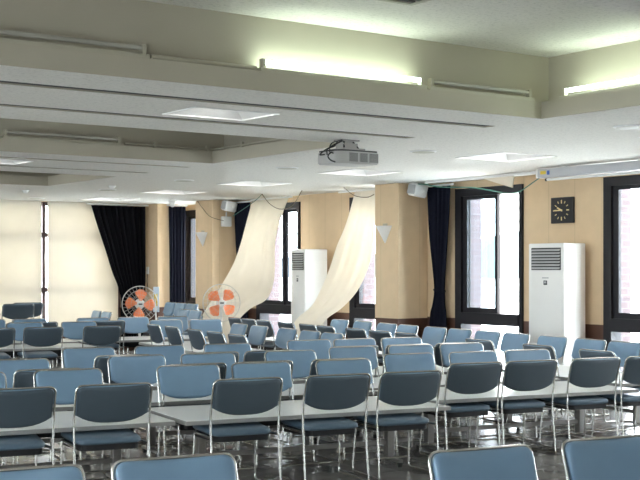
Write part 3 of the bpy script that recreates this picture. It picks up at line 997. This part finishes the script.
# ------------------------------------------------------------------ fans
def fan(loc, h, spin, label):
    yaw = math.atan2(loc[0], loc[1])
    t = thing('pedestal_fan', label, 'fan', loc, -yaw + math.radians(4), 'orange pedestal fans')
    # local -Y looks at the camera side
    obj('base', lathe(bmesh.new(), [(0.17, 0.0), (0.17, 0.02), (0.06, 0.06), (0.03, 0.07)], 24), M['white'], t, 40)
    obj('pole', new_tube([(0, 0.10, 0.05), (0, 0.10, h - 0.08)], 0.02, 10), M['white'], t, 40)
    mt = Matrix.Translation((0, 0, h)) @ Matrix.Rotation(PI / 2, 4, 'X')   # lathe z -> -Y
    obj('motor', lathe(bmesh.new(), [(0.03, -0.20), (0.075, -0.18), (0.085, -0.10), (0.06, -0.06)], 20, mtx=mt), M['white'], t, 40)
    gd = []
    R = 0.295
    bm = bmesh.new()
    def ring(r, y):
        tube(bm, [(r * math.cos(a), y, h + r * math.sin(a)) for a in [2 * PI * k / 40 for k in range(40)]], 0.0045 if r > 0.28 else 0.0022, 5, closed=True)
    for r, y in ((R, 0.0), (R * 0.98, -0.03), (0.22, -0.085), (0.15, -0.10), (0.075, -0.108), (0.22, 0.075), (0.12, 0.085)):
        ring(r, y)
    for k in range(28):
        a = 2 * PI * k / 28
        c, s = math.cos(a), math.sin(a)
        tube(bm, [(r * c, y, h + r * s) for r, y in ((0.07, -0.108), (0.15, -0.10), (0.22, -0.085), (0.27, -0.05), (R, 0.0), (0.27, 0.045), (0.18, 0.08), (0.10, 0.085))], 0.0013, 4)
    obj('guard', bm, M['wire'], t, 60)
    obj('badge', lathe(bmesh.new(), [(0.058, 0.104), (0.058, 0.112), (0.045, 0.118)], 24, mtx=mt), M['white'], t, 40)
    obj('badge_mark', new_box(-0.03, -0.1205, h - 0.010, 0.03, -0.117, h + 0.010), M['dark'], t)
    hub = obj('hub', lathe(bmesh.new(), [(0.05, -0.04), (0.055, 0.03), (0.04, 0.05)], 20, mtx=mt), M['orange'], t, 40)
    for k in range(4):
        a0 = spin + k * PI / 2
        bm = bmesh.new()
        g = []
        nr, na = 8, 8
        for i in range(nr + 1):
            f = i / nr
            r = 0.045 + 0.195 * f
            half = (0.22 + 0.29 * math.sin(PI * min(1, f * 0.55 + 0.10)))
            if f > 0.75:
                half *= math.sqrt(max(0.02, 1 - ((f - 0.75) / 0.25) ** 2 * 0.9))
            row = []
            for j in range(na + 1):
                s = (j / na - 0.5) * 2
                ang = a0 + half * s + 0.10 * f
                row.append((r * math.cos(ang), -0.005 + 0.035 * s * (1 - 0.3 * f), h + r * math.sin(ang)))
            g.append(row)
        A = [[bm.verts.new((p[0], p[1] - 0.0015, p[2])) for p in row] for row in g]
        B = [[bm.verts.new((p[0], p[1] + 0.0015, p[2])) for p in row] for row in g]
        for i in range(nr):
            for j in range(na):
                bm.faces.new((A[i][j], A[i][j + 1], A[i + 1][j + 1], A[i + 1][j]))
                bm.faces.new((B[i][j + 1], B[i][j], B[i + 1][j], B[i + 1][j + 1]))
        for i in range(nr):
            bm.faces.new((A[i][0], A[i + 1][0], B[i + 1][0], B[i][0]))
            bm.faces.new((A[i + 1][na], A[i][na], B[i][na], B[i + 1][na]))
        for j in range(na):
            bm.faces.new((A[0][j + 1], A[0][j], B[0][j], B[0][j + 1]))
            bm.faces.new((A[nr][j], A[nr][j + 1], B[nr][j + 1], B[nr][j]))
        bmesh.ops.recalc_face_normals(bm, faces=bm.faces[:])
        obj('blade', bm, M['orange'], t, 60)
fan((9.352, 18.258, 0), 0.942, math.radians(80), 'orange-bladed pedestal fan in front of the black curtain')
fan((9.979, 16.707, 0), 0.985, math.radians(45), 'orange-bladed pedestal fan in front of the far cream curtain')
# slim board on a pole behind the first fan
t = thing('leaning_board', 'slim pale blue and yellow board on white pole behind the fan', 'board', (9.71, 18.37, 0), math.radians(-30))
obj('pole', new_tube([(0.03, -0.1, 0.0), (-0.02, 0.0, 1.05)], 0.014, 8), M['white'], t, 40)
b_ = obj('panel', new_box(-0.05, -0.012, 0.80, 0.05, 0.012, 1.22, bev=0.004), M['paleblue'], t)
obj('yellow_patch', new_box(-0.04, -0.0145, 0.90, 0.02, -0.0115, 1.10), M['yellow'], b_)

# ------------------------------------------------------------------ chair
def pad_outline(w, h, sag, rc, dz=0.0):
    """front outline (x, s), anticlockwise, bottom edge bowed down in the middle"""
    pts = []
    n = 12
    for k in range(n + 1):
        x = -w + 2 * w * k / n
        pts.append((x * 0.985, dz + sag * (abs(x) / w) ** 3.0))
    for k in range(5):
        a = PI / 2 * k / 4
        pts.append((w - rc + rc * math.cos(a), h - rc + rc * math.sin(a)))
    for k in range(1, 8):
        pts.append((w - rc - (2 * w - 2 * rc) * k / 8, h))
    for k in range(5):
        a = PI / 2 + PI / 2 * k / 4
        pts.append((-w + rc + rc * math.cos(a), h - rc + rc * math.sin(a)))
    return pts

B_Z0, B_Y0 = 0.527, -0.184      # bottom of the back pad
B_DZ, B_DY = 0.244, -0.078      # rise and lean over the pad's height
PADH = math.hypot(B_DZ, B_DY)
N_ = Vector((0, B_DZ, -B_DY)).normalized()     # forward normal of the back
U_ = Vector((0, B_DY, B_DZ)).normalized()
def back_pt(x, s, d):
    curve = -0.020 * (1 - (x / 0.235) ** 2)
    return Vector((x, B_Y0, B_Z0)) + U_ * s + N_ * (d + curve)

def pad(outline, prof):
    """prof: list of (scale inset, depth) from the back face round to the front"""
    bm = bmesh.new()
    cx, cy = 0.0, sum(p[1] for p in outline) / len(outline)
    rings = []
    for k, d in prof:
        ring = []
        for x, s in outline:
            v = Vector((x - cx, s - cy))
            L = v.length
            v = v * max(0.0, (L - k) / L)
            ring.append(bm.verts.new(back_pt(cx + v.x, cy + v.y, d)))
        rings.append(ring)
    n = len(outline)
    for a, b in zip(rings, rings[1:]):
        for k in range(n):
            bm.faces.new((a[k], a[(k + 1) % n], b[(k + 1) % n], b[k]))
    for ring, d in ((rings[0], prof[0][1]), (rings[-1], prof[-1][1])):
        c = bm.verts.new(back_pt(cx, cy, d + (0.004 if ring is rings[-1] else 0.0)))
        for k in range(n):
            bm.faces.new((ring[k], ring[(k + 1) % n], c))
    bmesh.ops.recalc_face_normals(bm, faces=bm.faces[:])
    return bm

def make_chair():
    t = thing('stacking_chair', '', 'chair')
    out = pad_outline(0.241, PADH - 0.008, 0.050, 0.042)
    br = obj('backrest', pad(out, [(0.004, 0.0), (0.0, 0.006), (0.0, 0.022), (0.006, 0.030), (0.020, 0.036), (0.06, 0.040)]), M['vinyl'], t, 60)
    out2 = pad_outline(0.239, PADH - 0.010, 0.050, 0.040, 0.002)
    obj('back_panel', pad(out2, [(0.03, -0.014), (0.008, -0.011), (0.0, -0.004), (0.0, 0.001)]), M['vinyl_back'], br, 60)
    # inverted U of tube round the back, running down into the rear legs
    X = 0.249
    top = back_pt(0, PADH + 0.001, 0.008)
    zt, yt = top.z, top.y + 0.016
    def yb(z):
        return B_Y0 + (z - B_Z0) / B_DZ * B_DY
    fr = [(-X, yb(0.56) + 0.004, 0.50), (-X, yb(0.60) + 0.002, 0.60), (-X, yt, zt), (X, yt, zt), (X, yb(0.60) + 0.002, 0.60), (X, yb(0.56) + 0.004, 0.50)]
    obj('back_frame', new_tube(rounded(fr, 0.045, 6), 0.0078, 8), M['chrome'], t, 50)
    for s in (-1, 1):
        obj('leg', new_tube([(s * X, yb(0.56) + 0.004, 0.505), (s * (X - 0.003), -0.186, 0.40), (s * X, -0.225, 0.020)], 0.0080, 8), M['chrome'], t, 50)
        fl = rounded([(s * (X - 0.022), 0.175, 0.375), (s * (X - 0.010), 0.215, 0.011), (s * (X - 0.006), 0.13, 0.011)], 0.05, 5)
        obj('leg', new_tube(fl, 0.0080, 8), M['chrome'], t, 50)
        obj('runner', new_tube([(s * (X - 0.006), 0.14, 0.011), (s * X, -0.235, 0.011)], 0.0105, 8), M['chrome'], t, 50)
        obj('seat_rail', new_tube([(s * (X - 0.004), -0.188, 0.375), (s * (X - 0.022), 0.185, 0.372)], 0.010, 8), M['chrome'], t, 50)
    obj('stretcher', new_tube([(-(X - 0.012), 0.209, 0.085), (X - 0.012, 0.209, 0.085)], 0.008, 8), M['chrome'], t, 50)
    # seat cushion
    bm = bmesh.new()
    o2 = []
    wf, wr, rc = 0.232, 0.212, 0.05
    y0, y1 = -0.175, 0.245
    cor = [((wr - rc), y0 + rc, -PI / 2), ((wf - rc), y1 - rc, 0), (-(wf - rc), y1 - rc, PI / 2), (-(wr - rc), y0 + rc, PI)]
    for cx_, cy_, a0 in cor:
        for k in range(6):
            a = a0 + PI / 2 * k / 5
            o2.append((cx_ + rc * math.cos(a), cy_ + rc * math.sin(a)))
    rings = []
    def zof(y, d):
        return 0.378 + d + 0.018 * (y - y0) / (y1 - y0)
    for k, d in ((0.01, 0.0), (0.0, 0.008), (0.0, 0.024), (0.010, 0.036), (0.035, 0.043), (0.10, 0.046)):
        ring = []
        for x, y in o2:
            v = Vector((x, y - 0.035)); L = v.length; v *= (L - k) / L
            ring.append(bm.verts.new((v.x, v.y + 0.035, zof(v.y + 0.035, d))))
        rings.append(ring)
    n = len(o2)
    for a, b in zip(rings, rings[1:]):
        for k in range(n):
            bm.faces.new((a[k], a[(k + 1) % n], b[(k + 1) % n], b[k]))
    bm.faces.new(list(reversed(rings[0]))); bm.faces.new(rings[-1])
    bmesh.ops.recalc_face_normals(bm, faces=bm.faces[:])
    st = obj('seat', bm, M['vinyl_shaded'], t, 50)
    bm = rounded_plan(bmesh.new(), [(x * 0.93, y * 0.93) for x, y in o2], 0.340, 0.379)
    obj('seat_base', bm, M['black'], st)
    return t

CHAIR = make_chair()
_used = [False]
TOPY = -0.262           # where the top edge of the back lies, behind the chair's origin
ROT9 = math.radians(9.0)
cu, su = math.cos(ROT9), math.sin(ROT9)
def furn(u, v):
    """the furniture stands turned nine degrees to the room"""
    return (u * cu + v * su, -u * su + v * cu)
FACE = {'+v': 0.0, '-v': PI, '+u': -PI / 2, '-u': PI / 2}
def chair(u, v, facing, label, group, z=0.0, jit=1.0):
    """(u, v): foot of the middle of the back's top edge"""
    d = {'+v': (0, 1), '-v': (0, -1), '+u': (1, 0), '-u': (-1, 0)}[facing]
    ou, ov = u - d[0] * TOPY, v - d[1] * TOPY
    x, y = furn(ou, ov)
    o = CHAIR if not _used[0] else copy_tree(CHAIR)
    _used[0] = True
    o.location = (x, y, z)
    o.rotation_euler = (0, 0, FACE[facing] - ROT9 + jit * random.uniform(-0.014, 0.014))
    o['label'] = label
    o['group'] = group
    return o

def line(spots, facing, text, group):
    for k, (u, v) in enumerate(spots):
        chair(u, v, facing, text % ORD[k], group)

line([(1.015, 4.56), (1.632, 4.575), (2.835, 4.24), (3.51, 4.265)], '-v', 'big blue chair cut off by the picture bottom, %s of four from the left', 'big blue chairs along the bottom edge')
line([(1.71, 7.65), (2.34, 7.65), (3.27, 7.65), (3.95, 7.65), (4.54, 7.65), (5.42, 8.15), (5.96, 8.15), (6.61, 8.15), (7.17, 8.15)], '+v',
     'slate-backed chair turned away at the first white table row, %s from left', 'chairs turned away at the first table row')
line([(1.67, 8.93), (2.37, 8.93), (3.30, 8.93), (3.91, 8.93), (4.64, 8.93), (5.48, 9.315), (6.12, 9.28), (6.71, 9.28)], '-v',
     'blue chair facing the camera across the first white table row, %s from the left', 'facing chairs behind the first table row')
line([(2.26, 9.02), (3.41, 9.02), (3.99, 9.02), (4.66, 9.02)], '+v',
     'dark chair back almost hidden behind the first facing row, %s from left', 'turned-away chairs at the second table row')
line([(2.28, 10.13), (3.28, 10.13), (3.93, 10.13), (4.72, 10.13), (5.49, 10.38), (6.13, 10.38), (6.71, 10.38)], '-v',
     'blue chair facing the camera across the second white table row, %s from the left', 'facing chairs behind the second table row')
line([(3.20, 10.22), (4.02, 10.22), (4.58, 10.22), (5.58, 10.455), (6.16, 10.455), (6.72, 10.455)], '+v',
     'dark chair back peeking from behind the second facing row, %s from left', 'turned-away chairs at the third table row')
line([(3.21, 11.36), (3.91, 11.36), (4.61, 11.36), (5.61, 11.575), (6.15, 11.575), (6.72, 11.575)], '-v',
     'blue chair facing the camera across the third white table row, %s from the left', 'facing chairs behind the third table row')
line([(3.24, 15.65), (3.85, 15.65), (4.62, 15.65)], '+v', 'navy-looking chair turned away beyond the wide aisle, %s from the left of three', 'turned-away chairs beyond the aisle')
line([(3.33, 17.12), (3.94, 17.12), (4.70, 17.12), (6.02, 17.20), (6.60, 17.12)], '-v', 'pale blue chair facing the camera, first row beyond the aisle, %s from left', 'facing chairs beyond the aisle')
line([(4.19, 17.24), (5.17, 17.24)], '+v', 'dark chair back between the two facing rows beyond the aisle, %s of two', 'turned-away chairs between the back rows')
line([(3.70, 18.40), (4.31, 18.40), (5.27, 18.40), (5.91, 18.40), (6.55, 18.40)], '-v', 'pale blue chair facing the camera, last row before the shades, %s from left', 'facing chairs in the last row')
line([(5.35, 12.91), (5.35, 13.58), (5.35, 14.25), (5.35, 15.08), (5.35, 15.80)], '+u', 'dark chair back at the first end-on table line, %s from near end', 'dark-backed chairs along the first end-on table')
line([(6.5, 12.73), (6.5, 13.31), (6.5, 13.96), (6.5, 14.83), (6.5, 15.5)], '-u', 'blue chair, window side of the first end-on table line, %s from near end', 'blue chairs along the first end-on table')
line([(7.23, 8.94), (7.23, 9.82), (7.23, 10.85), (7.23, 12.35), (7.23, 12.98), (7.23, 13.6), (7.23, 14.43), (7.23, 14.97), (7.23, 15.67), (7.23, 16.43), (7.23, 16.98), (7.23, 17.52)], '+u',
     'dark chair back, room side of the table line along windows, %s from near end', 'dark-backed chairs along the window-side tables')
line([(8.35, 9.84), (8.35, 10.39), (8.35, 11.03), (8.35, 11.72), (8.35, 12.29), (8.35, 12.90), (8.35, 13.47), (8.35, 14.16), (8.35, 14.72), (8.35, 15.41), (8.35, 16.12)], '-u',
     'bright blue chair with its back to the windows, %s from the near end', 'bright blue chairs against the windows')

def stack(xy, n, rot, text, group):
    base = CHAIR
    for k in range(n):
        o = copy_tree(base)
        dx, dy = -math.sin(rot) * 0.012 * k, math.cos(rot) * 0.012 * k
        # nested chairs climb a little forward and up
        o.location = (xy[0] + dx, xy[1] + dy, 0.078 * k)
        o.rotation_euler = (0, 0, rot)
        o['label'] = text % ['bottom chair', 'second chair up', 'third chair up', 'top chair'][k if k < n - 1 else 3]
        o['group'] = group
def off(x, y, facing):
    r = FACE[facing] - ROT9
    return (x + math.sin(r) * TOPY, y - math.cos(r) * TOPY), r
for x, y, n, f, lab in ((10.61, 19.43, 3, '-u', 'back stack of three nearest the corner pillar'), (10.53, 18.90, 3, '-u', 'middle back stack of three by the far pillar'), (10.44, 18.36, 3, '-u', 'back stack of three nearest the far cream curtain'),
                        (10.02, 17.90, 2, '-u', 'front stack of two farther from the fan'), (9.94, 17.38, 2, '-u', 'front stack of two behind the upright fan'),
                        (9.58, 20.32, 1, '-u', ''), (9.50, 19.76, 1, '-u', '')):
    (p, r) = off(x, y, f)
    if n > 1:
        stack(p, n, r, '%s in the ' + lab, 'stacked chairs at the back')
    else:
        o = copy_tree(CHAIR)
        o.location = (p[0], p[1], 0); o.rotation_euler = (0, 0, r)
        o['label'] = 'grey-looking single chair under the shade beside the black curtain, ' + ('farther one' if y > 20 else 'nearer one')
        o['group'] = 'single chairs under the shade'

# chairs standing on the low platform under the shades
PZ = 0.19
t = thing('low_platform', 'low dark platform under the shades carrying a few chairs', 'platform', (7.5, 19.7, 0), -ROT9)
obj('deck', new_box(-1.3, -0.95, PZ - 0.03, 1.0, 0.95, PZ, bev=0.004), M['brown'], t)
obj('skirt', new_box(-1.27, -0.92, 0.0, 0.97, 0.92, PZ - 0.03), M['black'], t)
for x, y, f, lab in ((7.486, 18.80, '+v', 'dark chair back raised on the platform, in front of the shades'), (7.90, 19.42, '+v', 'dark chair back on the platform just behind the first raised one'),
                     (7.22, 19.93, '-v', 'pale chair on the platform under the shade, partly behind the dark one')):
    (p, r) = off(x, y, f)
    o = copy_tree(CHAIR)
    o.location = (p[0], p[1], PZ); o.rotation_euler = (0, 0, r)
    o['label'] = lab
    o['group'] = 'chairs on the platform'

# ------------------------------------------------------------------ tables
def make_table():
    t = thing('folding_table', '', 'table')
    L, D, Z = 1.05, 0.455, 0.48
    tp = obj('tabletop', new_box(-L + 0.003, -D + 0.003, Z - 0.026, L - 0.003, D - 0.003, Z), M['laminate'], t)
    obj('edge_band', slab(bmesh.new(), (-L, L), (-D, D), (Z - 0.030, Z - 0.003), [(-L + 0.003, L - 0.003, -D + 0.003, D - 0.003)], 'xyz'), M['edge'], tp)
    obj('shelf', new_box(-L + 0.16, -0.038, Z - 0.115, L - 0.16, 0.038, Z - 0.040, bev=0.004), M['black'], t)
    for s in (-1, 1):
        x = s * (L - 0.275)
        lg = obj('leg', new_box(x - 0.03, -0.035, 0.055, x + 0.03, 0.035, Z - 0.03, bev=0.004), M['steel'], t)
        obj('hinge', new_box(x - 0.05, -0.038, Z - 0.055, x + 0.05, 0.038, Z - 0.030), M['dark'], t)
        ft = obj('foot', new_box(x - 0.02, -0.19, 0.036, x + 0.02, 0.19, 0.060, bev=0.006), M['steel'], t)
        for q in (-0.165, 0.165):
            obj('caster', new_tube([(x - 0.013, q, 0.02), (x + 0.013, q, 0.02)], 0.02, 14), M['rubber'], ft, 40)
        obj('brace', new_tube([(x - s * 0.02, 0.0, 0.26), (x - s * 0.30, 0.0, Z - 0.07)], 0.008, 6), M['steel'], t)
    obj('stretcher', new_box(-L + 0.29, -0.015, 0.155, L - 0.29, 0.015, 0.19, bev=0.003), M['steel'], t)
    return t
TABLE = make_table()
tused = [False]
def table(u, v, along, label, group):
    x, y = furn(u, v)
    o = TABLE if not tused[0] else copy_tree(TABLE)
    tused[0] = True
    o.location = (x, y, 0)
    o.rotation_euler = (0, 0, -ROT9 + (PI / 2 if along == 'v' else 0))
    o['label'] = label
    o['group'] = group
for k, (u, v) in enumerate([(1.79, 8.37), (3.95, 8.32), (6.11, 8.73)]):
    table(u, v, 'u', 'pale grey folding table in the first row, ' + ['at the left end', 'in the middle, its corner jutting forward', 'at the window end, set back'][k], 'tables of the first row')
for k, (u, v) in enumerate([(1.88, 9.57), (4.0, 9.57), (6.12, 9.83)]):
    table(u, v, 'u', 'pale grey folding table in the second row, ' + ['at the left end', 'in the middle', 'at the window end'][k], 'tables of the second row')
for k, (u, v) in enumerate([(3.95, 10.80), (6.07, 11.01)]):
    table(u, v, 'u', 'pale grey folding table in the third row, ' + ['at the left', 'at the window end'][k], 'tables of the third row')
for k, (u, v) in enumerate([(3.62, 16.54)]):
    table(u, v, 'u', 'pale folding table just beyond the wide aisle, between dark and pale chairs', 'tables beyond the aisle')
for k, (u, v) in enumerate([(3.72, 17.81), (5.85, 17.81)]):
    table(u, v, 'u', 'pale folding table in the last row before the shades, ' + ['at the left', 'towards the fan'][k], 'tables of the last row')
for k, v in enumerate([13.6, 15.72]):
    table(5.925, v, 'v', 'pale folding table standing end-on before the far cream curtain, ' + ['near one', 'far one'][k], 'first line of end-on tables')
for k, v in enumerate([9.80, 11.92, 14.04, 16.16]):
    table(7.79, v, 'v', 'pale folding table end-on in the line along the windows, %s from near end' % ORD[k], 'window-side end-on tables')
